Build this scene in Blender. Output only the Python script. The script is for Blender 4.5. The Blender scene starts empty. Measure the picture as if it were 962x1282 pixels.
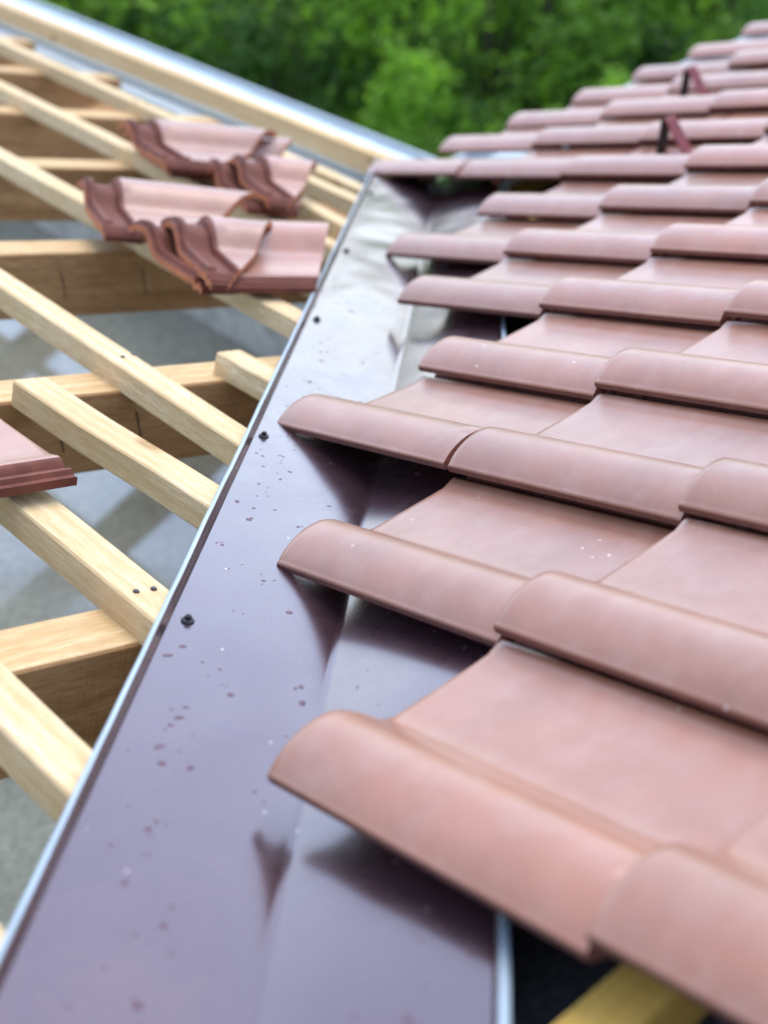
import bpy, bmesh, math, random
from mathutils import Vector, Matrix, noise

# ------------------------------------------------------------------ basics
SC = bpy.context.scene
COL = SC.collection
M = 0.3442                      # roof pitch (rise over run), both roof planes
S = math.sqrt(0.5)
TH = math.atan(M)
CT, ST = math.cos(TH), math.sin(TH)

def W(a, b, z):
    """a = horizontal direction the right roof falls in, b = horizontal direction the left roof falls in."""
    return Vector(((b - a) * S, (a + b) * S, z))

# ------------------------------------------------------------------ camera
cam_data = bpy.data.cameras.new('camera')
cam = bpy.data.objects.new('camera', cam_data)
COL.objects.link(cam)
SC.camera = cam
r2 = Vector((0.99660471, 0.06488956, -0.05067942))
fw = Vector((-0.08231023, 0.80031466, -0.59390359))
u2 = r2.cross(fw)
cam.matrix_world = Matrix(((r2.x, u2.x, -fw.x, 0.17060), (r2.y, u2.y, -fw.y, -1.44690),
                           (r2.z, u2.z, -fw.z, 1.07040), (0, 0, 0, 1)))
cam_data.sensor_fit = 'VERTICAL'
cam_data.sensor_height = 36.0
cam_data.sensor_width = 27.0
cam_data.lens = 51.376
cam_data.clip_start = 0.05
cam_data.clip_end = 2000
cam_data.dof.use_dof = True
cam_data.dof.focus_distance = 1.70
cam_data.dof.aperture_fstop = 3.1

# ------------------------------------------------------------------ world, sun, exposure
SUN_AZ, SUN_EL = math.radians(20), math.radians(62)     # azimuth clockwise from +Y
world = bpy.data.worlds.new('World')
SC.world = world
world.use_nodes = True
wn, wl = world.node_tree.nodes, world.node_tree.links
bg = wn['Background']
sky = wn.new('ShaderNodeTexSky')
sky.sky_type = 'NISHITA'
sky.sun_disc = False
sky.sun_elevation = SUN_EL
sky.sun_rotation = SUN_AZ
sky.air_density = 1.3
sky.dust_density = 0.3
sky.ozone_density = 3.0
hsv = wn.new('ShaderNodeHueSaturation')                 # overcast: most of the blue washed out
hsv.inputs['Saturation'].default_value = 0.50
wl.new(sky.outputs[0], hsv.inputs['Color'])
cool = wn.new('ShaderNodeMix')                          # cool grey cloud light
cool.data_type = 'RGBA'; cool.blend_type = 'MULTIPLY'; cool.inputs[0].default_value = 1.0
cool.inputs[7].default_value = (0.90, 0.97, 1.12, 1)
wl.new(hsv.outputs[0], cool.inputs[6])
wl.new(cool.outputs[2], bg.inputs[0])
bg.inputs[1].default_value = 0.15
sun_data = bpy.data.lights.new('sun', 'SUN')
sun_data.energy = 1.1
sun_data.angle = math.radians(45)
sun_data.color = (1.0, 0.93, 0.82)
sun = bpy.data.objects.new('sun', sun_data)
COL.objects.link(sun)
sd = Vector((math.sin(SUN_AZ) * math.cos(SUN_EL), math.cos(SUN_AZ) * math.cos(SUN_EL), math.sin(SUN_EL)))
sun.rotation_euler = sd.to_track_quat('Z', 'Y').to_euler()
sun.location = (3, 4, 8)
vs = SC.view_settings
vs.view_transform = 'Standard'
vs.look = 'None'
vs.gamma = 1.0
vs.exposure = 1.30
vs.use_curve_mapping = False
SC.cycles.use_denoising = True
SC.cycles.max_bounces = 8
random.seed(7)

# ------------------------------------------------------------------ materials
def mat(name):
    m = bpy.data.materials.new(name)
    m.use_nodes = True
    nt = m.node_tree
    return m, nt.nodes, nt.links, nt.nodes['Principled BSDF']

def node(N, kind, **kw):
    n = N.new(kind)
    for k, v in kw.items():
        if k in n.inputs:
            n.inputs[k].default_value = v
        else:
            setattr(n, k, v)
    return n

def ramp(N, pts):
    r = N.new('ShaderNodeValToRGB')
    e = r.color_ramp.elements
    while len(e) < len(pts):
        e.new(0.5)
    for el, (p, c) in zip(e, pts):
        el.position = p
        el.color = (c[0], c[1], c[2], 1) if not isinstance(c, (int, float)) else (c, c, c, 1)
    return r

def mixc(N, L, fac, c1, c2, mode='MIX'):
    m = N.new('ShaderNodeMix')
    m.data_type = 'RGBA'
    m.blend_type = mode
    for sock, val in ((m.inputs[0], fac), (m.inputs[6], c1), (m.inputs[7], c2)):
        if isinstance(val, (int, float)):
            sock.default_value = val
        elif isinstance(val, tuple):
            sock.default_value = (*val, 1)
        else:
            L.new(val, sock)
    return m.outputs[2]

def obj_coords(N, L, scale=(1, 1, 1), jitter=True):
    tc = N.new('ShaderNodeTexCoord')
    mp = N.new('ShaderNodeMapping')
    mp.inputs['Scale'].default_value = scale
    L.new(tc.outputs['Object'], mp.inputs[0])
    if jitter:
        oi = N.new('ShaderNodeObjectInfo')
        ml = node(N, 'ShaderNodeVectorMath', operation='SCALE')
        cx = N.new('ShaderNodeCombineXYZ')
        for i in range(3):
            L.new(oi.outputs['Random'], cx.inputs[i])
        L.new(cx.outputs[0], ml.inputs[0])
        ml.inputs['Scale'].default_value = 37.0
        L.new(ml.outputs[0], mp.inputs['Location'])
    return mp.outputs[0]

def bump(N, L, bsdf, height, strength, dist):
    b = node(N, 'ShaderNodeBump', Strength=strength, Distance=dist)
    L.new(height, b.inputs['Height'])
    L.new(b.outputs[0], bsdf.inputs['Normal'])

def make_tile_material():
    m, N, L, B = mat('tile_engobe')
    co = obj_coords(N, L)
    n1 = node(N, 'ShaderNodeTexNoise', Scale=9.0, Detail=6.0, Roughness=0.6)
    L.new(co, n1.inputs[0])
    r1 = ramp(N, [(0.3, (0.278, 0.109, 0.056)), (0.7, (0.356, 0.142, 0.076))])
    L.new(n1.outputs[0], r1.inputs[0])
    oi = N.new('ShaderNodeObjectInfo')
    rt = ramp(N, [(0.0, (0.86, 0.88, 0.90)), (1.0, (1.10, 1.05, 1.02))])
    L.new(oi.outputs['Random'], rt.inputs[0])
    c = mixc(N, L, 1.0, r1.outputs[0], rt.outputs[0], 'MULTIPLY')
    # pale mortar / chip specks, sparse
    v = node(N, 'ShaderNodeTexVoronoi', Scale=95.0)
    L.new(co, v.inputs[0])
    sep = N.new('ShaderNodeSeparateColor')
    L.new(v.outputs['Color'], sep.inputs[0])
    rad = node(N, 'ShaderNodeMapRange'); rad.inputs['To Min'].default_value = 0.05; rad.inputs['To Max'].default_value = 0.24
    L.new(sep.outputs[2], rad.inputs['Value'])
    nd = node(N, 'ShaderNodeTexNoise', Scale=300.0, Detail=2.0)
    L.new(co, nd.inputs[0])
    dd = node(N, 'ShaderNodeMath', operation='MULTIPLY_ADD')          # ragged outlines
    L.new(nd.outputs[0], dd.inputs[0]); dd.inputs[1].default_value = 0.35; L.new(v.outputs['Distance'], dd.inputs[2])
    sb = node(N, 'ShaderNodeMath', operation='SUBTRACT')
    L.new(dd.outputs[0], sb.inputs[0]); L.new(rad.outputs[0], sb.inputs[1])
    rs = ramp(N, [(0.10, 1.0), (0.18, 0.0)])
    L.new(sb.outputs[0], rs.inputs[0])
    gt = node(N, 'ShaderNodeMath', operation='GREATER_THAN')
    L.new(sep.outputs[0], gt.inputs[0]); gt.inputs[1].default_value = 0.988
    n4 = node(N, 'ShaderNodeTexNoise', Scale=5.0, Detail=1.0)
    L.new(co, n4.inputs[0])
    r4 = ramp(N, [(0.28, 0.0), (0.5, 1.0)])
    L.new(n4.outputs[0], r4.inputs[0])
    mu = node(N, 'ShaderNodeMath', operation='MULTIPLY')
    L.new(rs.outputs[0], mu.inputs[0]); L.new(gt.outputs[0], mu.inputs[1])
    mu2 = node(N, 'ShaderNodeMath', operation='MULTIPLY')
    L.new(mu.outputs[0], mu2.inputs[0]); L.new(r4.outputs[0], mu2.inputs[1])
    c = mixc(N, L, mu2.outputs[0], c, (0.58, 0.44, 0.37))
    # faint dusty film
    n5 = node(N, 'ShaderNodeTexNoise', Scale=26.0, Detail=8.0, Roughness=0.7)
    L.new(co, n5.inputs[0])
    r5 = ramp(N, [(0.45, 0.0), (0.8, 0.22)])
    L.new(n5.outputs[0], r5.inputs[0])
    c = mixc(N, L, r5.outputs[0], c, (0.52, 0.38, 0.33))
    L.new(c, B.inputs['Base Color'])
    n2 = node(N, 'ShaderNodeTexNoise', Scale=14.0, Detail=5.0)
    L.new(co, n2.inputs[0])
    rr = ramp(N, [(0.3, 0.34), (0.7, 0.46)])
    L.new(n2.outputs[0], rr.inputs[0])
    L.new(rr.outputs[0], B.inputs['Roughness'])
    B.inputs['Specular IOR Level'].default_value = 0.5
    B.inputs['Coat Weight'].default_value = 1.0
    B.inputs['Coat Roughness'].default_value = 0.33
    B.inputs['Coat IOR'].default_value = 1.5
    n3 = node(N, 'ShaderNodeTexNoise', Scale=420.0, Detail=3.0)
    L.new(co, n3.inputs[0])
    bump(N, L, B, n3.outputs[0], 0.10, 0.001)
    return m

def make_clay_material():
    m, N, L, B = mat('raw_clay')
    co = obj_coords(N, L)
    n1 = node(N, 'ShaderNodeTexNoise', Scale=40.0, Detail=6.0, Roughness=0.65)
    L.new(co, n1.inputs[0])
    r1 = ramp(N, [(0.3, (0.34, 0.110, 0.050)), (0.7, (0.60, 0.21, 0.085))])
    L.new(n1.outputs[0], r1.inputs[0])
    L.new(r1.outputs[0], B.inputs['Base Color'])
    B.inputs['Roughness'].default_value = 0.85
    bump(N, L, B, n1.outputs[0], 0.5, 0.004)
    return m

def make_wood(name, c_lo, c_hi, streak, knot=(0.22, 0.10, 0.035)):
    m, N, L, B = mat(name)
    co = obj_coords(N, L, (1, 1, 1))
    mp = node(N, 'ShaderNodeMapping'); mp.inputs['Scale'].default_value = (1.6, 26, 26)
    L.new(co, mp.inputs[0])
    n1 = node(N, 'ShaderNodeTexNoise', Scale=2.4, Detail=7.0, Roughness=0.62, Distortion=0.6)
    L.new(mp.outputs[0], n1.inputs[0])
    r1 = ramp(N, [(0.30, c_lo), (0.68, c_hi)])
    L.new(n1.outputs[0], r1.inputs[0])
    # annual-ring bands
    wv = node(N, 'ShaderNodeTexWave', Scale=16.0, Distortion=5.0, Detail=3.0)
    wv.bands_direction = 'Y'
    mpw = node(N, 'ShaderNodeMapping'); mpw.inputs['Scale'].default_value = (0.10, 1, 1.4)
    L.new(co, mpw.inputs[0]); L.new(mpw.outputs[0], wv.inputs[0])
    rw = ramp(N, [(0.0, 0.0), (1.0, 0.45)])
    L.new(wv.outputs[0], rw.inputs[0])
    c = mixc(N, L, rw.outputs[0], r1.outputs[0], streak, 'MIX')
    # knots
    mk = node(N, 'ShaderNodeMapping'); mk.inputs['Scale'].default_value = (1.0, 2.2, 2.2)
    L.new(co, mk.inputs[0])
    v = node(N, 'ShaderNodeTexVoronoi', Scale=3.6)
    L.new(mk.outputs[0], v.inputs[0])
    rk = ramp(N, [(0.06, 0.9), (0.12, 0.0)])
    L.new(v.outputs['Distance'], rk.inputs[0])
    c = mixc(N, L, rk.outputs[0], c, knot)
    # blotchy stains
    n2 = node(N, 'ShaderNodeTexNoise', Scale=3.2, Detail=4.0)
    L.new(co, n2.inputs[0])
    r2_ = ramp(N, [(0.48, 0.0), (0.72, 0.45)])
    L.new(n2.outputs[0], r2_.inputs[0])
    c = mixc(N, L, r2_.outputs[0], c, streak)
    mf = node(N, 'ShaderNodeMapping'); mf.inputs['Scale'].default_value = (34, 300, 300)
    L.new(co, mf.inputs[0])
    nf = node(N, 'ShaderNodeTexNoise', Scale=1.0, Detail=4.0, Roughness=0.7)
    L.new(mf.outputs[0], nf.inputs[0])
    rf = ramp(N, [(0.40, 0.62), (0.60, 0.0)])
    L.new(nf.outputs[0], rf.inputs[0])
    c = mixc(N, L, rf.outputs[0], c, streak)
    L.new(c, B.inputs['Base Color'])
    B.inputs['Roughness'].default_value = 0.72
    B.inputs['Specular IOR Level'].default_value = 0.3
    # saw marks across the grain
    ms = node(N, 'ShaderNodeMapping'); ms.inputs['Scale'].default_value = (260, 10, 10)
    L.new(co, ms.inputs[0])
    n3 = node(N, 'ShaderNodeTexNoise', Scale=1.0, Detail=3.0)
    L.new(ms.outputs[0], n3.inputs[0])
    add = node(N, 'ShaderNodeMath', operation='ADD')
    L.new(n3.outputs[0], add.inputs[0]); L.new(n1.outputs[0], add.inputs[1])
    bump(N, L, B, add.outputs[0], 0.35, 0.003)
    return m

def make_flashing_material():
    m, N, L, B = mat('brown_coated_sheet')
    co = obj_coords(N, L, jitter=False)
    n1 = node(N, 'ShaderNodeTexNoise', Scale=5.0, Detail=5.0)
    L.new(co, n1.inputs[0])
    r1 = ramp(N, [(0.3, (0.080, 0.038, 0.048)), (0.7, (0.098, 0.049, 0.060))])
    L.new(n1.outputs[0], r1.inputs[0])
    v = node(N, 'ShaderNodeTexVoronoi', Scale=70.0)
    L.new(co, v.inputs[0])
    rs = ramp(N, [(0.07, 1.0), (0.12, 0.0)])
    L.new(v.outputs['Distance'], rs.inputs[0])
    sep = N.new('ShaderNodeSeparateColor')
    L.new(v.outputs['Color'], sep.inputs[0])
    gt = node(N, 'ShaderNodeMath', operation='GREATER_THAN')
    L.new(sep.outputs[1], gt.inputs[0]); gt.inputs[1].default_value = 0.965
    mu = node(N, 'ShaderNodeMath', operation='MULTIPLY')
    L.new(rs.outputs[0], mu.inputs[0]); L.new(gt.outputs[0], mu.inputs[1])
    c = mixc(N, L, mu.outputs[0], r1.outputs[0], (0.6, 0.5, 0.45))
    L.new(c, B.inputs['Base Color'])
    B.inputs['Metallic'].default_value = 0.6
    n2 = node(N, 'ShaderNodeTexNoise', Scale=9.0, Detail=8.0, Roughness=0.75, Distortion=1.5)
    L.new(co, n2.inputs[0])
    rr = ramp(N, [(0.35, 0.20), (0.7, 0.36)])
    L.new(n2.outputs[0], rr.inputs[0])
    L.new(rr.outputs[0], B.inputs['Roughness'])
    B.inputs['Specular IOR Level'].default_value = 1.0
    B.inputs['Coat Weight'].default_value = 1.0
    B.inputs['Coat Roughness'].default_value = 0.17
    B.inputs['Coat IOR'].default_value = 1.65
    n3 = node(N, 'ShaderNodeTexNoise', Scale=240.0, Detail=2.0)
    L.new(co, n3.inputs[0])
    bump(N, L, B, n3.outputs[0], 0.04, 0.001)
    return m

def make_plain(name, col, rough, metallic=0.0, nscale=30.0, var=0.25, bstr=0.1, bdist=0.002, spec=0.5):
    m, N, L, B = mat(name)
    co = obj_coords(N, L, jitter=False)
    n1 = node(N, 'ShaderNodeTexNoise', Scale=nscale, Detail=6.0, Roughness=0.65)
    L.new(co, n1.inputs[0])
    lo = tuple(x * (1 - var) for x in col); hi = tuple(min(1, x * (1 + var)) for x in col)
    r1 = ramp(N, [(0.3, lo), (0.7, hi)])
    L.new(n1.outputs[0], r1.inputs[0])
    L.new(r1.outputs[0], B.inputs['Base Color'])
    B.inputs['Roughness'].default_value = rough
    B.inputs['Metallic'].default_value = metallic
    B.inputs['Specular IOR Level'].default_value = spec
    bump(N, L, B, n1.outputs[0], bstr, bdist)
    return m

def make_concrete():
    m, N, L, B = mat('damp_concrete')
    co = obj_coords(N, L, jitter=False)
    n1 = node(N, 'ShaderNodeTexNoise', Scale=1.6, Detail=8.0, Roughness=0.62)
    L.new(co, n1.inputs[0])
    r1 = ramp(N, [(0.3, (0.13, 0.138, 0.102)), (0.7, (0.28, 0.29, 0.225))])
    L.new(n1.outputs[0], r1.inputs[0])
    n4 = node(N, 'ShaderNodeTexNoise', Scale=45.0, Detail=5.0, Roughness=0.75)
    L.new(co, n4.inputs[0])
    c = mixc(N, L, 0.7, r1.outputs[0], n4.outputs[0], 'OVERLAY')
    L.new(c, B.inputs['Base Color'])
    n2 = node(N, 'ShaderNodeTexNoise', Scale=1.1, Detail=5.0, Roughness=0.6)
    L.new(co, n2.inputs[0])
    rr = ramp(N, [(0.40, 0.03), (0.60, 0.08), (0.74, 0.40)])
    L.new(n2.outputs[0], rr.inputs[0])
    sx = N.new('ShaderNodeSeparateXYZ'); L.new(co, sx.inputs[0])
    wet = node(N, 'ShaderNodeMapRange'); wet.inputs['From Min'].default_value = 0.75; wet.inputs['From Max'].default_value = 1.25
    L.new(sx.outputs['Y'], wet.inputs['Value'])          # the slab has dried out up-slope
    rmx = N.new('ShaderNodeMix'); L.new(wet.outputs[0], rmx.inputs[0]); rmx.inputs[2].default_value = 0.75; L.new(rr.outputs[0], rmx.inputs[3])
    L.new(rmx.outputs[0], B.inputs['Roughness'])
    B.inputs['Specular IOR Level'].default_value = 0.6
    L.new(wet.outputs[0], B.inputs['Coat Weight'])
    B.inputs['Coat IOR'].default_value = 1.75
    B.inputs['Coat Roughness'].default_value = 0.05
    bump(N, L, B, n4.outputs[0], 0.03, 0.002)
    return m

def make_felt():
    m, N, L, B = mat('slate_grit_felt')
    co = obj_coords(N, L, jitter=False)
    n1 = node(N, 'ShaderNodeTexNoise', Scale=330.0, Detail=3.0, Roughness=0.8)
    L.new(co, n1.inputs[0])
    r1 = ramp(N, [(0.35, (0.014, 0.015, 0.018)), (0.58, (0.09, 0.095, 0.105)), (0.72, (0.38, 0.38, 0.38))])
    L.new(n1.outputs[0], r1.inputs[0])
    L.new(r1.outputs[0], B.inputs['Base Color'])
    B.inputs['Roughness'].default_value = 0.8
    bump(N, L, B, n1.outputs[0], 0.8, 0.003)
    return m

def make_leaf(name, lo, hi):
    m, N, L, B = mat(name)
    co = obj_coords(N, L)
    n1 = node(N, 'ShaderNodeTexNoise', Scale=2.2, Detail=3.0)
    L.new(co, n1.inputs[0])
    r1 = ramp(N, [(0.3, lo), (0.7, hi)])
    L.new(n1.outputs[0], r1.inputs[0])
    L.new(r1.outputs[0], B.inputs['Base Color'])
    B.inputs['Roughness'].default_value = 0.5
    B.inputs['Specular IOR Level'].default_value = 0.15
    tr = N.new('ShaderNodeBsdfTranslucent')
    tc = mixc(N, L, 1.0, r1.outputs[0], (1.25, 1.35, 0.6), 'MULTIPLY')
    L.new(tc, tr.inputs[0])
    mx = N.new('ShaderNodeMixShader'); mx.inputs[0].default_value = 0.55
    L.new(B.outputs[0], mx.inputs[1]); L.new(tr.outputs[0], mx.inputs[2])
    L.new(mx.outputs[0], N['Material Output'].inputs[0])
    return m

TILE = make_tile_material()
CLAY = make_clay_material()
RIB = make_plain('unglazed_tile_rib', (0.150, 0.046, 0.028), 0.6, 0, 30, 0.3, 0.2, 0.001, 0.25)
DULL = make_plain('tile_edge_and_underside_shade', (0.135, 0.050, 0.037), 0.55, 0, 30, 0.3, 0.2, 0.001)
BATTEN = make_wood('fresh_spruce', (0.64, 0.48, 0.26), (0.83, 0.70, 0.46), (0.52, 0.34, 0.15))
RAFTER = make_wood('brown_spruce', (0.340, 0.180, 0.072), (0.600, 0.365, 0.165), (0.250, 0.122, 0.046), (0.10, 0.05, 0.02))
RAFTOP = make_wood('pale_spruce', (0.54, 0.36, 0.17), (0.72, 0.54, 0.31), (0.46, 0.28, 0.11))
EAVEWOOD = make_wood('honey_spruce', (0.60, 0.43, 0.22), (0.76, 0.60, 0.36), (0.54, 0.35, 0.15))
HONEY = make_wood('resin_yellow_spruce', (0.80, 0.46, 0.09), (0.90, 0.60, 0.16), (0.66, 0.38, 0.07))
SHEET = make_flashing_material()
HEM = make_plain('grey_back_coat', (0.36, 0.45, 0.51), 0.35, 0.1, 8.0, 0.1, 0.05)
ZINC = make_plain('zinc_sheet', (0.44, 0.51, 0.55), 0.45, 0.25, 6.0, 0.15, 0.05)
SCREW = make_plain('dark_screw_steel', (0.035, 0.025, 0.030), 0.3, 0.5, 60, 0.2, 0.05)
RUBBER_AND_SHADE = make_plain('rubber_and_brace_shade', (0.015, 0.015, 0.017), 0.6)
CONCRETE = make_concrete()
FELT = make_felt()
PLASTER = make_plain('grey_blockwork', (0.34, 0.34, 0.32), 0.9, 0, 12, 0.3, 0.5, 0.01)
GUARD = make_plain('oxblood_painted_steel', (0.20, 0.028, 0.028), 0.4, 0, 40, 0.2, 0.05)
SOIL = make_plain('grassy_soil', (0.035, 0.055, 0.020), 0.95, 0, 1.3, 0.6, 0.6, 0.05)
BARK = make_plain('shrub_bark', (0.07, 0.05, 0.035), 0.9, 0, 20, 0.4, 0.6, 0.01)
PENCIL = make_plain('black_mark', (0.03, 0.025, 0.02), 0.8)
LEAVES = [make_leaf('leaf_mid', (0.085, 0.180, 0.024), (0.180, 0.330, 0.050)),
          make_leaf('leaf_dark', (0.030, 0.080, 0.018), (0.080, 0.175, 0.034)),
          make_leaf('leaf_bright', (0.160, 0.320, 0.030), (0.290, 0.500, 0.075))]

# ------------------------------------------------------------------ helpers
def link(o, parent=None, label=None, cat=None, group=None, kind=None):
    COL.objects.link(o)
    if parent:
        o.parent = parent
    if label: o['label'] = label
    if cat: o['category'] = cat
    if group: o['group'] = group
    if kind: o['kind'] = kind
    return o

def empty(name, loc=(0, 0, 0), **kw):
    o = bpy.data.objects.new(name, None)
    o.location = loc
    o.empty_display_size = 0.1
    return link(o, **kw)

def mesh_obj(name, bm, mats, parent=None, smooth=False, **kw):
    me = bpy.data.meshes.new(name)
    bm.normal_update()
    bm.to_mesh(me)
    bm.free()
    for m in (mats if isinstance(mats, (list, tuple)) else [mats]):
        me.materials.append(m)
    if smooth:
        for p in me.polygons:
            p.use_smooth = True
    return link(bpy.data.objects.new(name, me), parent, **kw)

def box_bm(x0, x1, y0, y1, z0, z1, bev=0.0):
    bm = bmesh.new()
    r = bmesh.ops.create_cube(bm, size=1)
    for v in r['verts']:
        v.co = Vector(((x0 + x1) / 2 + v.co.x * (x1 - x0), (y0 + y1) / 2 + v.co.y * (y1 - y0), (z0 + z1) / 2 + v.co.z * (z1 - z0)))
    if bev:
        bmesh.ops.bevel(bm, geom=bm.edges[:], offset=bev, segments=1, affect='EDGES')
    return bm

def timber(name, p0, p1, up, width, depth, material, parent, bow=0.0, bev=0.0025, skew=0.0):
    """A sawn timber whose top centre line runs p0 -> p1; modelled along local x."""
    d = p1 - p0
    ln = d.length
    x = d.normalized()
    y = up.cross(x).normalized()
    z = x.cross(y)
    bm = bmesh.new()
    n = max(2, int(ln / 0.12))
    rnd = random.Random(hash((round(p0.x, 3), round(p0.y, 3), round(width, 3))) & 0xffff)
    ph = rnd.uniform(0, 6)
    rings = []
    e = bev
    sec = [(-width / 2 + e, 0), (width / 2 - e, 0), (width / 2, -e), (width / 2, -depth + e), (width / 2 - e, -depth),
           (-width / 2 + e, -depth), (-width / 2, -depth + e), (-width / 2, -e)]
    for i in range(n + 1):
        t = i / n
        oy = bow * math.sin(math.pi * t) + 0.0012 * math.sin(9 * t + ph)
        oz = 0.0010 * math.sin(7 * t + ph * 2)
        sx = skew if i == 0 else 0
        rings.append([bm.verts.new((t * ln + sx * yy, yy + oy + rnd.uniform(-.0005, .0005), zz + oz + rnd.uniform(-.0005, .0005))) for yy, zz in sec])
    k = len(sec)
    for i in range(n):
        for j in range(k):
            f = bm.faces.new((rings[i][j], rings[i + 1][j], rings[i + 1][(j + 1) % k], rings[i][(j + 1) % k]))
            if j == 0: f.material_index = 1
    bm.faces.new(rings[0]); bm.faces.new(rings[-1][::-1])
    bmesh.ops.recalc_face_normals(bm, faces=bm.faces[:])
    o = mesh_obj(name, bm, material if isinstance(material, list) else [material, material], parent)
    R = Matrix((x, y, z)).transposed().to_4x4()
    R.translation = p0 - parent.location
    o.matrix_local = R
    return o

NL = W(0, M, 1).normalized()       # normal of the left roof plane (falls along b)
NR = W(M, 0, 1).normalized()       # normal of the right roof plane (falls along a)
KA, KB = 0.9716, -0.0256           # survey scale of the left roof
def PL(a, b, off=0.0):
    a, b = KA * a + KB, KA * b + KB
    return W(a, b, -M * b + off)
def PR(a, b, off=0.0): return W(a, b, -M * a + off)

# ------------------------------------------------------------------ setting: ground, slab, walls
GZ, FZ = -3.7, -1.05
bm = bmesh.new()
bmesh.ops.create_grid(bm, x_segments=2, y_segments=2, size=900)
o = mesh_obj('ground', bm, SOIL, kind='structure'); o.location = (0, 0, GZ)

def slab_prism(poly, z0, z1):
    bm = bmesh.new()
    lo = [bm.verts.new(W(a, b, z0)) for a, b in poly]
    hi = [bm.verts.new(W(a, b, z1)) for a, b in poly]
    n = len(poly)
    bm.faces.new(lo); bm.faces.new(hi)
    for i in range(n):
        bm.faces.new((lo[i], lo[(i + 1) % n], hi[(i + 1) % n], hi[i]))
    bmesh.ops.recalc_face_normals(bm, faces=bm.faces[:])
    return bm
E0 = 1.30
Lpoly = [(-3.0, -3.0), (6.5, -3.0), (6.5, E0), (E0, E0), (E0, 6.5), (-3.0, 6.5)]
mesh_obj('attic_floor', slab_prism(Lpoly, FZ - 0.18, FZ), CONCRETE, kind='structure')
hw = empty('house_wall', W(E0, E0, GZ), label='grey block wall under the eaves carrying the concrete slab', cat='wall')
def wall_part(name, a0, a1, b0, b1, z0, z1):
    o = mesh_obj(name, slab_prism([(a0, b0), (a1, b0), (a1, b1), (a0, b1)], z0, z1), PLASTER, hw)
    o.location = -hw.location
wall_part('outer_wall', E0 - 0.24, 6.4, E0 - 0.242, E0 - 0.003, GZ, FZ - 0.181)
wall_part('outer_wall', E0 - 0.24, E0 - 0.003, E0 - 0.001, 6.4, GZ, FZ - 0.181)
wall_part('knee_wall', E0 - 0.14, 6.4, E0 - 0.142, E0 - 0.003, FZ, -M * (E0 - .14) - 0.215)
wall_part('knee_wall', E0 - 0.14, E0 - 0.003, E0 - 0.001, 6.4, FZ, -M * (E0 - .14) - 0.215)

# ------------------------------------------------------------------ left roof: rafters and battens
frame = empty('roof_frame', PL(1.2, 0.2, -0.2), label='open timber roof frame of pale battens nailed across brown rafters', cat='roof frame')
FI = Matrix.Translation(-frame.location)
RT, RH = -0.042, 0.125            # rafter top below batten plane, rafter depth
RAFT = [(-0.655, -0.60), (-0.045, 0.0), (0.585, 0.0), (1.232, 0.0), (1.855, 0.0), (2.40, 0.0), (2.95, 0.0), (3.49, 0.0), (4.05, 0), (4.6, 0), (5.2, 0)]
for i, (ac, _) in enumerate(RAFT):
    bend = min(ac - 0.165, 1.43)
    bst = -2.4
    mt = [RAFTER, RAFTOP]  # top face in a paler wood colour than the sides
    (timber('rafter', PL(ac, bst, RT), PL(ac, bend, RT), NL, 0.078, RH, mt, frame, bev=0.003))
# timbers carried along the valley and the eave, and the hidden supports
(timber('valley_rafter', W(-1.9, -1.9, 1.9 * M - 0.035), W(1.36, 1.36, -1.36 * M - 0.035), Vector((0, 0, 1)), 0.10, 0.16, RAFTER, frame))
for a0_, a1_ in ((1.45, 5.9),):
    (timber('wall_plate', W(a0_ - .2, E0 - 0.075, -M * (E0 - .14) - 0.155), W(a1_, E0 - 0.075, -M * (E0 - .14) - 0.155), Vector((0, 0, 1)), 0.12, 0.058, RAFTER, frame))
KV = 0.195                        # battens stop this far (in a - b) from the valley
def batten(b_far, w=0.050, d=0.038, a_end=None, a_start=5.6, db=0.0, mt=BATTEN, off=-0.004, bow=0.0):
    bc = b_far - w / 2 * CT
    a_e = (bc + KV) if a_end is None else a_end
    return (timber('batten', PL(a_start, bc + db, off), PL(a_e, bc, off), NL, w, d, mt, frame, bow=bow))
batten(1.610, 0.060, 0.060, a_end=1.615, mt=EAVEWOOD, off=0.018, db=-0.05)
batten(1.216, db=0.01)
batten(0.858, a_start=1.985); batten(0.866, a_start=5.6, a_end=1.99, off=-0.003)
batten(0.470, db=0.03)
batten(0.045, db=0.04, bow=-0.004)
batten(-0.313, 0.054, db=0.015)
batten(-0.700, 0.054)
batten(-1.080, 0.060)
# short lengths between, carried on the last rafter, holding the flashing edge
batten(1.318, a_start=1.93); batten(1.010, a_start=1.50, db=0.04); batten(0.665, a_start=1.29)
batten(0.238, a_start=0.578, db=-0.008); batten(-0.100, 0.054, a_start=0.535, db=-0.03)
batten(-0.530, 0.054, a_start=0.02, db=-0.005); batten(-0.9, 0.06, a_start=-0.6)
# nail heads where battens cross rafters
bm = bmesh.new()
bmesh.ops.create_cone(bm, cap_ends=True, segments=8, radius1=0.0038, radius2=0.0032, depth=0.0016)
nail_me = bpy.data.meshes.new('nail'); bm.to_mesh(nail_me); bm.free(); nail_me.materials.append(SCREW)
rn = random.Random(21)
for bf in (1.216, 0.862, 0.480, 0.060, -0.31, -0.70):
    for ac, _ in RAFT[1:7]:
        if ac < bf + 0.16: continue
        for k in range(2):
            o = bpy.data.objects.new('nail', nail_me); link(o, frame)
            q = NL.to_track_quat('Z', 'Y')
            o.matrix_local = Matrix.Translation(PL(ac + rn.uniform(-.018, .018), bf - 0.017 - 0.022 * k + rn.uniform(-.004, .004), -0.0032) - frame.location) @ q.to_matrix().to_4x4()
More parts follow.
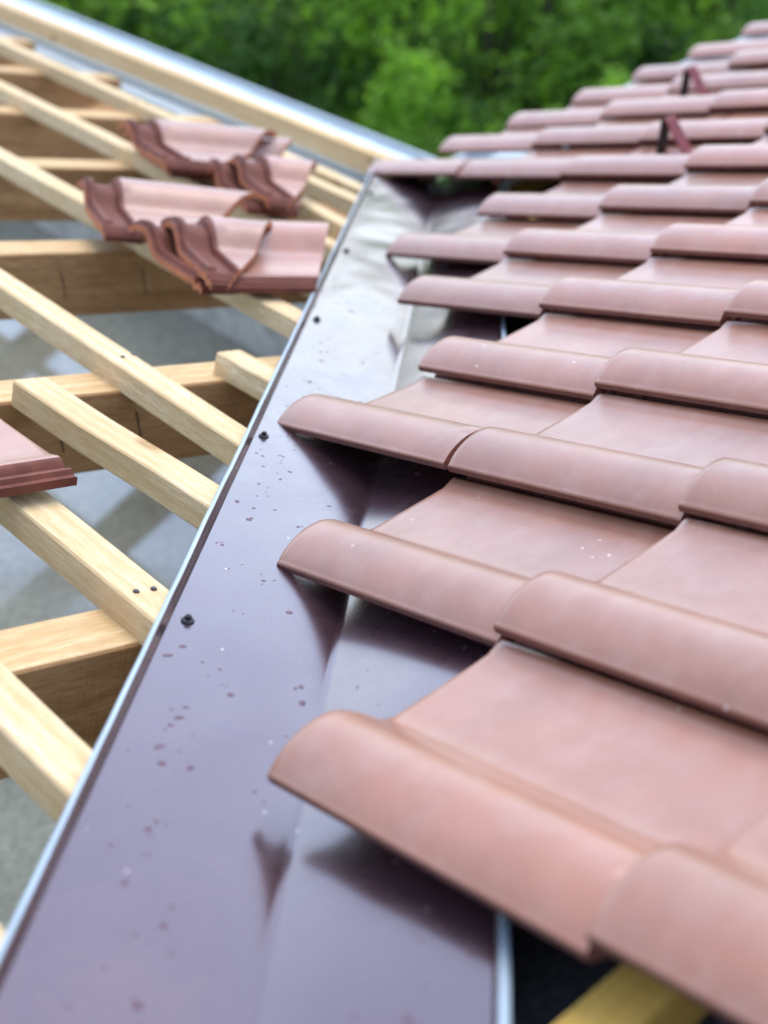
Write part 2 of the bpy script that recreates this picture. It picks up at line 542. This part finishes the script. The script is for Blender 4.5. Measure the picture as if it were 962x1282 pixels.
# carpenter's marks down the rafter face
for xx, ac in ((-0.125, 0.585), (0.005, 0.585), (0.245, 1.232), (0.42, 1.232)):
    p = PL(ac - 0.0402, xx, RT - 0.058)
    bm = box_bm(-0.0008, 0.0008, -0.0022, 0.0022, -0.032, 0.022, 0)
    o = mesh_obj('pencil_mark', bm, PENCIL, frame)
    R = Matrix.Rotation(math.radians(45 + random.uniform(-2, 2)), 4, 'Z'); R.translation = p
    o.matrix_local = FI @ R

# ------------------------------------------------------------------ eave sheet and gutter of the left roof
ea = empty('eave_gutter', PL(2.4, 1.66, -0.1), label='grey zinc eave sheet and gutter along the open roof edge', cat='gutter')
def sweep_ab(name, prof, a0_, a1_, mats, parent, along='a', n=14, smooth=True):
    """profile of (run, z offset) in the left roof's fall direction swept along the eave"""
    bm = bmesh.new()
    rows = []
    for i in range(n + 1):
        t = a0_ + (a1_ - a0_) * i / n
        rows.append([bm.verts.new((W(t, r, z) if along == 'a' else W(r, t, z)) - parent.location) for r, z in prof])
    for i in range(n):
        for j in range(len(prof) - 1):
            bm.faces.new((rows[i][j], rows[i + 1][j], rows[i + 1][j + 1], rows[i][j + 1]))
    return mesh_obj(name, bm, mats, parent, smooth=smooth)
def thick(prof, t):
    return prof + [(r, z - t) for r, z in reversed(prof)] + [prof[0]]
def eave_prof(b): return -M * b
apron = thick([(1.435, -M * 1.435 - 0.075), (1.52, -M * 1.52 - 0.066), (1.66, -M * 1.66 - 0.048), (1.735, -M * 1.735 - 0.040), (1.742, -M * 1.742 - 0.075)], 0.0015)
apron_left = thick([(1.367, -M * 1.367 - 0.075), (1.45, -M * 1.45 - 0.066), (1.60, -M * 1.60 - 0.050), (1.770, -M * 1.770 - 0.030), (1.777, -M * 1.777 - 0.065)], 0.0015)
sweep_ab('eave_sheet', apron_left, 1.752, 5.9, ZINC, ea, smooth=False)
gp = [(1.80 + 0.062 * math.cos(math.radians(th)), -M * 1.74 - 0.085 + 0.062 * math.sin(math.radians(th))) for th in range(180, 361, 15)]
gp += [(1.87 + 0.009 * math.cos(math.radians(th)), -M * 1.74 - 0.080 + 0.009 * math.sin(math.radians(th))) for th in range(180, -181, -45)]
sweep_ab('gutter_trough', [(r + 0.02, z - 0.02) for r, z in gp], 1.80, 5.9, ZINC, ea)
eb = empty('eave_gutter', PR(1.66, 2.6, -0.1), label='grey zinc eave sheet and gutter below the lowest tile course', cat='gutter')
sweep_ab('eave_sheet', [(r, z) for r, z in apron], 1.750, 5.9, ZINC, eb, along='b', smooth=False)
sweep_ab('gutter_trough', gp, 1.80, 5.9, ZINC, eb, along='b')

# ------------------------------------------------------------------ valley flashing
fl = empty('valley_flashing', W(0, 0, 0), label='glossy brown folded metal valley flashing with rain drops between the roof planes', cat='flashing')
VX = 0.1624
K2 = M * S
def sheet_z(x, y):
    z = -K2 * (y - abs(x))
    side = 1 if x > 0 else -1
    q = abs(x) / VX
    e = math.sin(math.pi * min(1, q))           # dents vanish at crease and edge
    far = max(0.0, min(1.0, (y - 0.35) / 0.9))
    z += e * (0.0028 * noise.noise((x * 7, y * 2.6, 3.1 * side)) + 0.0014 * noise.noise((x * 16, y * 9, 8.0)))
    z += 0.003 * e * far + e * far * (0.0045 * noise.noise((x * 8, y * 4.0, 1.7)) + 0.0014 * noise.noise((x * 18, y * 12, 5.0)))
    # the sheet springs up from the fold and flattens towards the edge
    near = max(0.0, min(1.0, (0.15 - y) / 0.8))
    z += ((0.0062 + 0.0050 * near) if x < 0 else 0.0030) * (1 - math.exp(-q / 0.22)) * (1 - min(q, 1)) * (1 - 0.3 * far)
    # narrow standing fold along the valley line
    z += 0.0010 * max(0.0, 1 - abs(x) / 0.0030)
    return z
Y0, Y1, NY, NX = -1.75, 2.285, 300, 28
def build_panel(name, side):
    bm = bmesh.new()
    rows = []
    xs = [0.0, 0.0010, 0.0030, 0.0042] + [VX * j / (NX - 3) for j in range(1, NX - 2)]
    for i in range(NY + 1):
        y = Y0 + (Y1 - Y0) * i / NY
        rows.append([bm.verts.new((side * xv, y, sheet_z(side * max(1e-5, xv), y) + 0.002)) for xv in xs])
    for i in range(NY):
        for j in range(NX):
            f = (rows[i][j], rows[i][j + 1], rows[i + 1][j + 1], rows[i + 1][j])
            bm.faces.new(f if side > 0 else f[::-1])
    return mesh_obj(name, bm, SHEET, fl, smooth=True)
build_panel('sheet_panel', -1)
build_panel('sheet_panel', 1)
def build_hem(side):
    bm = bmesh.new()
    wob = lambda y: 0.0006 * noise.noise((y * 5, 2.0 * side, 0)) + 0.0004 * noise.noise((y * 17, side, 4))
    prof = [(0.0, 0.002, 0), (0.0020, 0.0060, 0), (0.0028, 0.0115, 0), (0.0040, 0.0135, 1), (0.0065, 0.0140, 1), (0.0095, 0.0125, 1), (0.0112, 0.0090, 1),
            (0.0116, 0.0010, 1), (0.0112, -0.010, 1)]
    rows = []
    for i in range(NY + 1):
        y = Y0 + (Y1 - Y0) * i / NY
        w = wob(y)
        rows.append([bm.verts.new((side * (VX + dx + (w if k > 1 else 0)), y, -K2 * (y - VX) + dz * (1.0 if side < 0 else 0.28) + (0.6 * w if k > 2 else 0))) for k, (dx, dz, mi) in enumerate(prof)])
    for i in range(NY):
        for j in range(len(prof) - 1):
            f = (rows[i][j], rows[i][j + 1], rows[i + 1][j + 1], rows[i + 1][j])
            fc = bm.faces.new(f if side > 0 else f[::-1])
            fc.material_index = 1 if prof[j][2] else 0
    return mesh_obj('folded_hem', bm, [SHEET, HEM], fl, smooth=True)
build_hem(-1); build_hem(1)
# screws with sealing washers along the left edge
def lathe(bm, prof, seg=14):
    rings = [[bm.verts.new((r * math.cos(2 * math.pi * k / seg), r * math.sin(2 * math.pi * k / seg), z)) for k in range(seg)] for r, z in prof]
    for i in range(len(rings) - 1):
        for k in range(seg):
            bm.faces.new((rings[i][k], rings[i][(k + 1) % seg], rings[i + 1][(k + 1) % seg], rings[i + 1][k]))
    bm.faces.new(rings[-1])
for t, kk in ((0.148, 0.219), (-0.232, 0.212), (0.560, 0.215), (0.925, 0.216), (1.362, 0.222)):
    t, kk = KA * t + KB, KA * kk
    bm = bmesh.new()
    lathe(bm, [(0.0070, 0.0), (0.0070, 0.0012), (0.0062, 0.0024), (0.0036, 0.0028)])
    a, b = t + kk / 2, t - kk / 2
    x, y = -kk * S, 2 * t * S
    w = mesh_obj('screw_washer', bm, RUBBER_AND_SHADE, fl, smooth=False)
    q = NL.to_track_quat('Z', 'Y')
    w.matrix_local = Matrix.Translation((x, y, sheet_z(x, y) + 0.002)) @ q.to_matrix().to_4x4()
    bm = bmesh.new()
    lathe(bm, [(0.0036, 0.0024), (0.0036, 0.0060), (0.0029, 0.0070), (0.0015, 0.0070), (0.0013, 0.0056)], 6)
    mesh_obj('screw_head', bm, SCREW, w)
# valley boards under the sheet
for side in (-1, 1):
    bm = bmesh.new()
    pts = []
    for y in (Y0, 1.9):
        for x, dz in ((0.006, -0.016), (0.132, -0.016), (0.132, -0.038), (0.006, -0.038)):
            pts.append(bm.verts.new((side * x, y, -K2 * (y - x) + dz)))
    for f in ((0, 1, 2, 3), (7, 6, 5, 4), (0, 4, 5, 1), (1, 5, 6, 2), (2, 6, 7, 3), (3, 7, 4, 0)):
        bm.faces.new([pts[i] for i in f])
    bmesh.ops.recalc_face_normals(bm, faces=bm.faces[:])
    o = mesh_obj('valley_board', bm, RAFTER, frame)
    o.matrix_local = FI.copy()

# rain drops: flattened beads of water
def make_water():
    m, N, L, B = mat('rain_water')
    B.inputs['Base Color'].default_value = (0.105, 0.052, 0.070, 1)   # the wet brown coating seen through the bead
    B.inputs['Roughness'].default_value = 0.12
    B.inputs['IOR'].default_value = 1.33
    n = node(N, 'ShaderNodeTexNoise', Scale=80.0)
    bump(N, L, B, n.outputs[0], 0.05, 0.0005)
    return m
WATER = make_water()
bm = bmesh.new()
rr = random.Random(11)
def drop(x, y, r):
    n = 9
    c = Vector((x, y, sheet_z(x, y) + 0.002))
    nz = (NL if x < 0 else NR)
    q = nz.to_track_quat('Z', 'Y')
    el, an = rr.uniform(0.75, 1.35), rr.uniform(0, 3)
    rings = []
    for f, hz in ((1.0, 0.0), (0.9, 0.07), (0.6, 0.13), (0.25, 0.15)):
        ring = []
        for k in range(n):
            th = 2 * math.pi * k / n
            px_, py_ = r * f * math.cos(th) * el, r * f * math.sin(th) / el
            px_, py_ = px_ * math.cos(an) - py_ * math.sin(an), px_ * math.sin(an) + py_ * math.cos(an)
            ring.append(bm.verts.new(c + q @ Vector((px_, py_, hz * r))))
        rings.append(ring)
    for i in range(3):
        for k in range(n):
            bm.faces.new((rings[i][k], rings[i][(k + 1) % n], rings[i + 1][(k + 1) % n], rings[i + 1][k]))
    bm.faces.new(rings[-1])
for k in range(190):
    y = rr.uniform(-1.2, 1.25)
    side = -1 if rr.random() < 0.72 else 1
    x = side * VX * (rr.uniform(0.08, 0.93) if rr.random() < 0.5 else rr.uniform(0.62, 0.93))
    r = 0.0014 + 0.0030 * rr.random() ** 2.0
    drop(x, y, r)
    if rr.random() < 0.3:
        for _ in range(rr.randint(1, 3)):
            xx = x + rr.uniform(-.012, .012)
            if 0.01 < abs(xx) < VX * 0.95 and xx * side > 0:
                drop(xx, y + rr.uniform(-.03, .03), max(0.0014, r * rr.uniform(.4, .8)))
mesh_obj('rain_drops', bm, WATER, fl, smooth=True, kind='stuff')

# ------------------------------------------------------------------ roof tile
TW, TLEN = 0.26, 0.432            # cover width, full length
CEXP, DROP = 0.3421, 0.0175         # horizontal exposure, how far a tile sinks under the next course
EXPO = CEXP / CT
TOP = [(0.000, 0.0232), (0.0006, 0.0256), (0.0020, 0.0270), (0.0034, 0.0278), (0.0055, 0.0300), (0.0090, 0.0332), (0.0150, 0.0376), (0.0240, 0.0426), (0.0340, 0.0465),
       (0.0450, 0.0492), (0.0560, 0.0502), (0.0670, 0.0492), (0.0770, 0.0458), (0.0860, 0.0402), (0.0940, 0.0334), (0.1020, 0.0252), (0.1090, 0.0174),
       (0.1150, 0.0108), (0.1205, 0.0056), (0.1260, 0.0022), (0.1330, 0.0004), (0.1450, 0.0), (0.1850, 0.0), (0.2150, 0.0), (0.2450, 0.0003), (0.2540, 0.0030), (0.2600, 0.0050),
       (0.2650, 0.0050), (0.2700, 0.0020), (0.2740, -0.0045), (0.2840, -0.0045), (0.2870, 0.0010), (0.2910, 0.0010), (0.2940, -0.0045), (0.3010, -0.0045)]
TOP = [(x, z * 0.86 if x < 0.14 else z) for x, z in TOP]
def tile_bm(cut=None, head_detail=True):
    """local x: from roll edge to interlock, local y: downslope with the tail at y = 0, z up from the pan"""
    st = [(0.0, -0.0015, 0), (-0.0020, 0.0, 0), (-0.010, 0.0, 0), (-0.04, 0, 0), (-0.10, 0, 0), (-0.16, 0, 0), (-0.22, 0, 0), (-0.28, 0, 0), (-0.33, 0, 0), (-0.357, 0, 0)]
    if head_detail:
        st += [(-0.361, 0.0065, 1), (-0.368, 0.0065, 1), (-0.372, -0.004, 1), (-0.408, -0.004, 1), (-0.412, 0.0065, 1), (-0.422, 0.0075, 1), (-0.426, -0.002, 1), (-TLEN, -0.002, 1)]
    bm = bmesh.new()
    tops, bots = [], []
    for (y, dz, hd) in st:
        tr, br = [], []
        for i, (x, z) in enumerate(TOP):
            zz = z * (0.84 if hd else 1.0) + dz
            if hd and x > 0.262:
                zz = z - 0.0015
            if hd and x < 0.13:
                x += 0.018 * (1 - x / 0.13)
                zz -= 0.006 * (1 - x / 0.13)
            tr.append(bm.verts.new((x, y, zz)))
            # underside follows with the body thickness, measured roughly along the normal
            x0_, z0_ = TOP[max(0, i - 1)]; x1_, z1_ = TOP[min(len(TOP) - 1, i + 1)]
            nx, nz = -(z1_ - z0_), (x1_ - x0_)
            l = math.hypot(nx, nz) or 1
            th = 0.0110
            if i < 4:
                bx, bz = 0.0012 + x * 0.95, (0.0080 if hd else 0.0130) + TOP[i][0] * 0.5
            elif x < 0.13:
                bx, bz = x - nx / l * th, zz - nz / l * th
            else:
                bx, bz = x, min(zz, 0.0) - th
            br.append(bm.verts.new((bx, y, bz)))
        tops.append(tr); bots.append(br)
    n = len(TOP)
    for i in range(len(st) - 1):
        for j in range(n - 1):
            f = bm.faces.new((tops[i][j], tops[i + 1][j], tops[i + 1][j + 1], tops[i][j + 1]))
            f.material_index = 3 if (st[i + 1][2] or TOP[j][0] > 0.262) else 0
            f = bm.faces.new((bots[i][j], bots[i][j + 1], bots[i + 1][j + 1], bots[i + 1][j])); f.material_index = 2  # underside darker than raw clay: its shade is put into the colour
        f = bm.faces.new((tops[i][0], bots[i][0], bots[i + 1][0], tops[i + 1][0])); f.material_index = 2
        f = bm.faces.new((tops[i][-1], tops[i + 1][-1], bots[i + 1][-1], bots[i][-1])); f.material_index = 3
    for j in range(n - 1):
        bm.faces.new((tops[0][j], tops[0][j + 1], bots[0][j + 1], bots[0][j]))
        f = bm.faces.new((tops[-1][j + 1], tops[-1][j], bots[-1][j], bots[-1][j + 1])); f.material_index = 1
    bmesh.ops.recalc_face_normals(bm, faces=bm.faces[:])
    if cut:
        (xa, ya), (xb, yb) = cut          # keep the head side of the line
        co = Vector((xa, ya, 0)); d = Vector((xb - xa, yb - ya, 0))
        no = Vector((-d.y, d.x, 0)).normalized()
        if no.y < 0: no = -no
        g = bm.verts[:] + bm.edges[:] + bm.faces[:]
        r = bmesh.ops.bisect_plane(bm, geom=g, plane_co=co, plane_no=no, clear_outer=True)
        es = [e for e in bm.edges if e.is_boundary]
        before = set(bm.faces)
        bmesh.ops.holes_fill(bm, edges=es, sides=0)
        for f in bm.faces:
            if f not in before:
                f.material_index = 1
        # broken, gritty cut edge
        for f in list(bm.faces):
            pass
    # hanging lugs below the head
    for lx in (0.10, 0.215):
        pr = [v.co.copy() for v in ()]
        vs_ = [bm.verts.new((lx + sx * 0.014, -0.398 + sy * 0.007, -0.0135 - (0.011 if sz else -0.004))) for sz in (0, 1) for sx, sy in ((-1, -1), (1, -1), (1, 1), (-1, 1))]
        for fi in ((4, 5, 6, 7), (0, 4, 7, 3), (1, 2, 6, 5), (0, 1, 5, 4), (3, 7, 6, 2)):
            f = bm.faces.new([vs_[q] for q in fi]); f.material_index = 1
    return bm
def finish_tile_mesh(bm, name):
    for f in bm.faces: f.smooth = True
    for e in bm.edges:
        if len(e.link_faces) == 2 and e.calc_face_angle(0) > math.radians(38):
            e.smooth = False
    bm.normal_update()
    me = bpy.data.meshes.new(name); bm.to_mesh(me); bm.free()
    me.materials.append(TILE); me.materials.append(CLAY); me.materials.append(DULL); me.materials.append(RIB)
    return me
TILE_ME = finish_tile_mesh(tile_bm(), 'roof_tile')

def tile_matrix(origin, xdir, ydir):
    x = xdir.normalized(); z = x.cross(ydir).normalized(); y = z.cross(x)
    R = Matrix((x, y, z)).transposed().to_4x4(); R.translation = origin
    return R

# ------------------------------------------------------------------ right roof: tiles, battens, underlay
roof = empty('tiled_roof', PR(0, 1.0, 0), label='roof plane covered in overlapping matte red-brown clay tiles', cat='roof')
RI = Matrix.Translation(-roof.location)
A0, B0 = 0.2529, -0.4607
TIP = 0.050 - 0.0220
FIRST = {-2: 5, -1: 4, 0: 2, 1: 1, 2: 0, 3: 0, 4: -1, 5: -2, 6: -2}
ADIR = W(1, 0, -M).normalized(); BDIR = W(0, 1, 0)
TILT = {(0, 2): 0.075, (-4, 7): 0.10, (-2, 5): 0.0}          # roll edge propped up on the flashing
LIFT = {(-4, 7): 0.036, (-4, 8): 0.016, (-4, 9): 0.006, (-4, 10): -0.002, (-4, 11): -0.006, (-4, 12): -0.008, (-4, 13): -0.008,
        (-3, 7): 0.010, (-3, 8): 0.011, (-3, 9): 0.008, (-2, 5): -0.006, (-2, 6): -0.005, (0, 2): 0.020, (1, 1): -0.004}
rt = random.Random(5)
sink = math.atan(DROP / EXPO)
for j in range(-2, 18):
    first = FIRST.get(j, -4)
    for L_ in range(first, 6):
        a = A0 - L_ * CEXP; b = B0 + j * TW
        if a < -1.75: continue
        lift = LIFT.get((L_, j), 0.0) + rt.uniform(-0.0012, 0.0012)
        org = PR(a + rt.uniform(-.004, .004), b + rt.uniform(-.002, .002), TIP + lift)
        yd = (Matrix.Rotation(sink + rt.uniform(-.002, .002), 3, BDIR) @ ADIR)
        yd2 = ADIR * math.cos(sink) + NR * math.sin(sink)
        xd = BDIR + ADIR * rt.uniform(-.006, .006) - NR * TILT.get((L_, j), 0.0)
        o = bpy.data.objects.new('roof_tile', TILE_ME)
        link(o, roof)
        o.matrix_local = RI @ tile_matrix(org, xd, yd2)
for L_ in range(-4, 5):
    a = A0 - L_ * CEXP - 0.400 * CT + 0.02
    b_s = a + 0.285
    if a < -1.9: continue
    o = timber('batten', PR(a, b_s, -0.022), PR(a, 4.6, -0.022), NR, 0.05, 0.036, HONEY, roof)
# underlay felt
bm = bmesh.new()
rows = []
for i in range(30):
    a = -2.0 + 3.55 * i / 29
    rows.append([bm.verts.new(PR(a, a + 0.05 + (4.6 - a) * (k / 20), -0.066 + 0.004 * noise.noise((a * 4, k * .8, 0))) - roof.location) for k in range(21)])
for i in range(29):
    for k in range(20):
        bm.faces.new((rows[i][k], rows[i + 1][k], rows[i + 1][k + 1], rows[i][k + 1]))
bmesh.ops.recalc_face_normals(bm, faces=bm.faces[:])
mesh_obj('underlay_felt', bm, FELT, roof, smooth=True)

# ------------------------------------------------------------------ snow guards hooked onto two tiles
def snow_guard(a, b, off):
    g = empty('snow_guard', PR(a, b, off), label='small oxblood bent-metal snow guard hooked over a tile', cat='snow guard', group='snow guards on the tiled roof')
    w, t = 0.032, 0.0035
    def strip(name, pts, m_=GUARD):
        bm = bmesh.new()
        rows = []
        for k, (y, z) in enumerate(pts):
            y0_, z0_ = pts[max(0, k - 1)]; y1_, z1_ = pts[min(len(pts) - 1, k + 1)]
            ny, nz = -(z1_ - z0_), y1_ - y0_
            l = math.hypot(ny, nz)
            ny, nz = ny / l * t, nz / l * t
            rows.append([bm.verts.new(p) for p in ((-w / 2, y, z), (w / 2, y, z), (w / 2, y + ny, z + nz), (-w / 2, y + ny, z + nz))])
        for i in range(len(rows) - 1):
            for k in range(4):
                bm.faces.new((rows[i][k], rows[i][(k + 1) % 4], rows[i + 1][(k + 1) % 4], rows[i + 1][k]))
        bm.faces.new(rows[0]); bm.faces.new(rows[-1][::-1])
        bmesh.ops.recalc_face_normals(bm, faces=bm.faces[:])
        return mesh_obj(name, bm, m_, g)
    strip('stop_plate', [(-0.036, 0.0), (-0.030, 0.012), (-0.008, 0.072), (-0.003, 0.080)])
    strip('brace', [(-0.002, 0.080), (0.004, 0.074), (0.036, 0.006), (0.040, 0.0)], RUBBER_AND_SHADE)  # shade on the downslope leg put into its black colour
    strip('hook_strap', [(-0.20, -0.010), (-0.12, -0.006), (-0.036, -0.001), (0.0, 0.0), (0.045, 0.0)])
    g.matrix_world = tile_matrix(PR(a, b, off), BDIR, ADIR)
snow_guard(0.778, 1.550, 0.026)
snow_guard(1.160, 2.105, 0.028)

# ------------------------------------------------------------------ loose tiles on the open battens
def loose_tile(hr, d, cut, off, label, tilt=0.0, rise=0.0, group=None, labelled=True):
    """hr: (a, b) of the head corner on the roll side; d: (a, b) direction towards the tail; cut: lengths kept on the roll and interlock sides"""
    bm = tile_bm(cut=((0.0, -TLEN + cut[0]), (0.30, -TLEN + cut[1])) if cut else None)
    # crumble the cut edge a little
    for v in bm.verts:
        if any(f.material_index == 1 for f in v.link_faces) and cut:
            pass
    me = finish_tile_mesh(bm, 'roof_tile')
    y = (W(d[0], d[1], 0)); y.z = -M * d[1] / 1.0
    y = y.normalized()
    y = (y + NL * rise).normalized()
    x = y.cross(NL).normalized()
    x = (Matrix.Rotation(tilt, 3, y) @ x)
    o = bpy.data.objects.new('roof_tile', me)
    link(o, None, label=label, cat='roof tile', group=group)
    org = PL(hr[0], hr[1], off) + y * TLEN
    o.matrix_world = tile_matrix(org, x, y)
    return o
GR = 'cut tiles laid out on the open battens'
loose_tile((1.115, 0.350), (-0.12, 0.99), (0.455, 0.235), 0.026, 'large cut roof tile lying under a smaller offcut on the battens', group=GR)
loose_tile((1.070, 0.400), (-0.30, 0.95), (0.225, 0.030), 0.046, 'small cut tile offcut with raw orange edge lying on a larger tile', group=GR)
loose_tile((1.405, 0.415), (-0.36, 0.93), (0.410, 0.070), 0.026, 'single long roof tile on the battens with raw orange cut end curling up', group=GR)
loose_tile((1.880, 0.810), (-0.20, 0.98), (0.49, 0.17), 0.024, 'lower tile of the stacked pair, its tail showing beyond the upper one', group=GR)
loose_tile((1.810, 0.755), (-0.18, 0.98), (0.43, 0.10), 0.056, 'upper tile of the stacked pair nearest the eave batten', group=GR)
loose_tile((1.590, 0.835), (-0.27, 0.96), (0.27, 0.12), 0.024, 'short cut tile lying underneath an offcut beside the stacked pair', group=GR)
loose_tile((1.545, 0.875), (-0.30, 0.95), (0.23, 0.04), 0.046, 'smallest curled tile offcut resting on a short cut tile', group=GR)
loose_tile((0.470, -0.712), (0.04, 0.99), None, 0.030, 'whole roof tile lying alone across two battens on the open frame')

# ------------------------------------------------------------------ vegetation beyond the eaves
def foliage_mesh(name, seed, rad, hgt, nclump, nleaf, leaf, mats):
    r = random.Random(seed)
    verts, faces, mi = [], [], []
    for c in range(nclump):
        th = r.uniform(0, 6.283); u = r.random() ** 0.5
        hh = r.random()
        rr_ = rad * u * (0.55 + 0.6 * math.sin(math.pi * (0.15 + 0.75 * hh)))
        c0 = Vector((rr_ * math.cos(th), rr_ * math.sin(th), hgt * (0.12 + 0.88 * hh * (1 - 0.35 * u * u)) * r.uniform(0.8, 1.1)))
        cr = rad * r.uniform(0.08, 0.20)
        m_ = r.choices((0, 1, 2), mats)[0]
        for k in range(nleaf):
            d = Vector((r.gauss(0, 1), r.gauss(0, 1), r.gauss(0, 0.8)))
            p = c0 + d * cr * 0.6
            if p.z < 0.02: continue
            nrm = (Vector((r.gauss(0, .6), r.gauss(0, .6), 1)) + d * 0.4).normalized()
            t = nrm.orthogonal().normalized()
            t = Matrix.Rotation(r.uniform(0, 6.283), 3, nrm) @ t
            s = nrm.cross(t)
            l = leaf * r.uniform(0.6, 1.3); w = l * r.uniform(0.38, 0.55)
            i0 = len(verts)
            verts += [p - t * l * .5, p + s * w * .5 - nrm * l * .06, p + t * l * .5 - nrm * l * 0.12, p - s * w * .5 - nrm * l * .06]
            faces.append((i0, i0 + 1, i0 + 2, i0 + 3)); mi.append(m_)
    me = bpy.data.meshes.new(name)
    me.from_pydata([tuple(v) for v in verts], [], faces)
    for m_ in LEAVES: me.materials.append(m_)
    me.polygons.foreach_set('material_index', mi)
    me.update()
    return me
def stem_mesh(seed, hgt):
    r = random.Random(seed)
    bm = bmesh.new()
    def limb(p, q, r0, r1):
        d = (q - p).normalized(); x = d.orthogonal().normalized(); y = d.cross(x)
        a_ = [bm.verts.new(p + (x * math.cos(k * 1.0472) + y * math.sin(k * 1.0472)) * r0) for k in range(6)]
        b_ = [bm.verts.new(q + (x * math.cos(k * 1.0472) + y * math.sin(k * 1.0472)) * r1) for k in range(6)]
        for k in range(6):
            bm.faces.new((a_[k], a_[(k + 1) % 6], b_[(k + 1) % 6], b_[k]))
    for k in range(6):
        p = Vector((r.uniform(-.05, .05), r.uniform(-.05, .05), -0.02))
        for s_ in range(3):
            q = p + Vector((r.uniform(-.28, .28), r.uniform(-.28, .28), hgt * 0.26))
            limb(p, q, 0.028 - 0.008 * s_, 0.020 - 0.007 * s_)
            p = q
    me = bpy.data.meshes.new('stem'); bm.to_mesh(me); bm.free(); me.materials.append(BARK)
    return me
KINDS = [('mid green broadleaf shrub growing beyond the eaves', 1.25, 2.0, (6, 3, 2)),
         ('dark green dense shrub growing beyond the eaves', 1.35, 2.3, (3, 8, 0.5)),
         ('bright yellow-green young shrub growing beyond the eaves', 0.85, 2.1, (2, 0, 7)),
         ('large mixed green bush growing beyond the eaves', 1.5, 2.6, (5, 3, 3))]
BASE = []
for k, (lab, rad, hgt, ms_) in enumerate(KINDS):
    BASE.append((foliage_mesh('foliage', 20 + k, rad, hgt, 120, 80, 0.088, ms_), stem_mesh(40 + k, hgt), lab))
rv = random.Random(3)
def shrub(k, x, y, sc):
    e = empty('shrub', (x, y, GZ - 0.02), label=BASE[k][2], cat='shrub', group='shrubs beyond the eaves: kind %s' % ('mid', 'dark', 'bright', 'mixed')[k])
    e.rotation_euler.z = rv.uniform(0, 6.28); e.scale = (sc, sc, sc * rv.uniform(.9, 1.15))
    link(bpy.data.objects.new('foliage', BASE[k][0]), e)
    link(bpy.data.objects.new('stem', BASE[k][1]), e)
for row, (y, x0, x1, n) in enumerate(((6.6, -4.2, 3.0, 5), (8.6, -5.4, 4.2, 6), (10.8, -6.4, 5.2, 7), (13.2, -7.4, 6.0, 8), (15.8, -8.4, 7.0, 8), (18.6, -9.5, 8, 8))):
    for i in range(n):
        x = x0 + (x1 - x0) * (i + rv.uniform(0.2, 0.8)) / n
        k = rv.choices((0, 1, 2, 3), (2.6, 3, 3.2, 3))[0]
        shrub(k, x, y + rv.uniform(-.8, .8), rv.uniform(0.75, 1.15))
# low undergrowth between the shrubs
me = foliage_mesh('undergrowth', 99, 1.0, 0.5, 1, 1, 0.09, (1, 1, 0))
r = random.Random(77)
verts, faces, mi = [], [], []
for k in range(26000):
    x, y = r.uniform(-11, 9), r.uniform(4.6, 21)
    h = 0.55 * max(0, 0.4 + noise.noise((x * .7, y * .7, 2))) * r.random()
    p = Vector((x, y, GZ + 0.01 + h))
    nrm = Vector((r.gauss(0, .5), r.gauss(0, .5), 1)).normalized()
    t = Matrix.Rotation(r.uniform(0, 6.28), 3, nrm) @ nrm.orthogonal().normalized(); s = nrm.cross(t)
    l = r.uniform(.07, .16); w = l * .4
    i0 = len(verts)
    verts += [tuple(p - t * l * .5), tuple(p + s * w * .5), tuple(p + t * l * .5), tuple(p - s * w * .5)]
    faces.append((i0, i0 + 1, i0 + 2, i0 + 3)); mi.append(r.choice((0, 0, 1, 2)))
me = bpy.data.meshes.new('undergrowth'); me.from_pydata(verts, [], faces)
for m_ in LEAVES: me.materials.append(m_)
me.polygons.foreach_set('material_index', mi); me.update()
link(bpy.data.objects.new('undergrowth', me), None, kind='stuff', label='low green undergrowth covering the soil', cat='undergrowth')
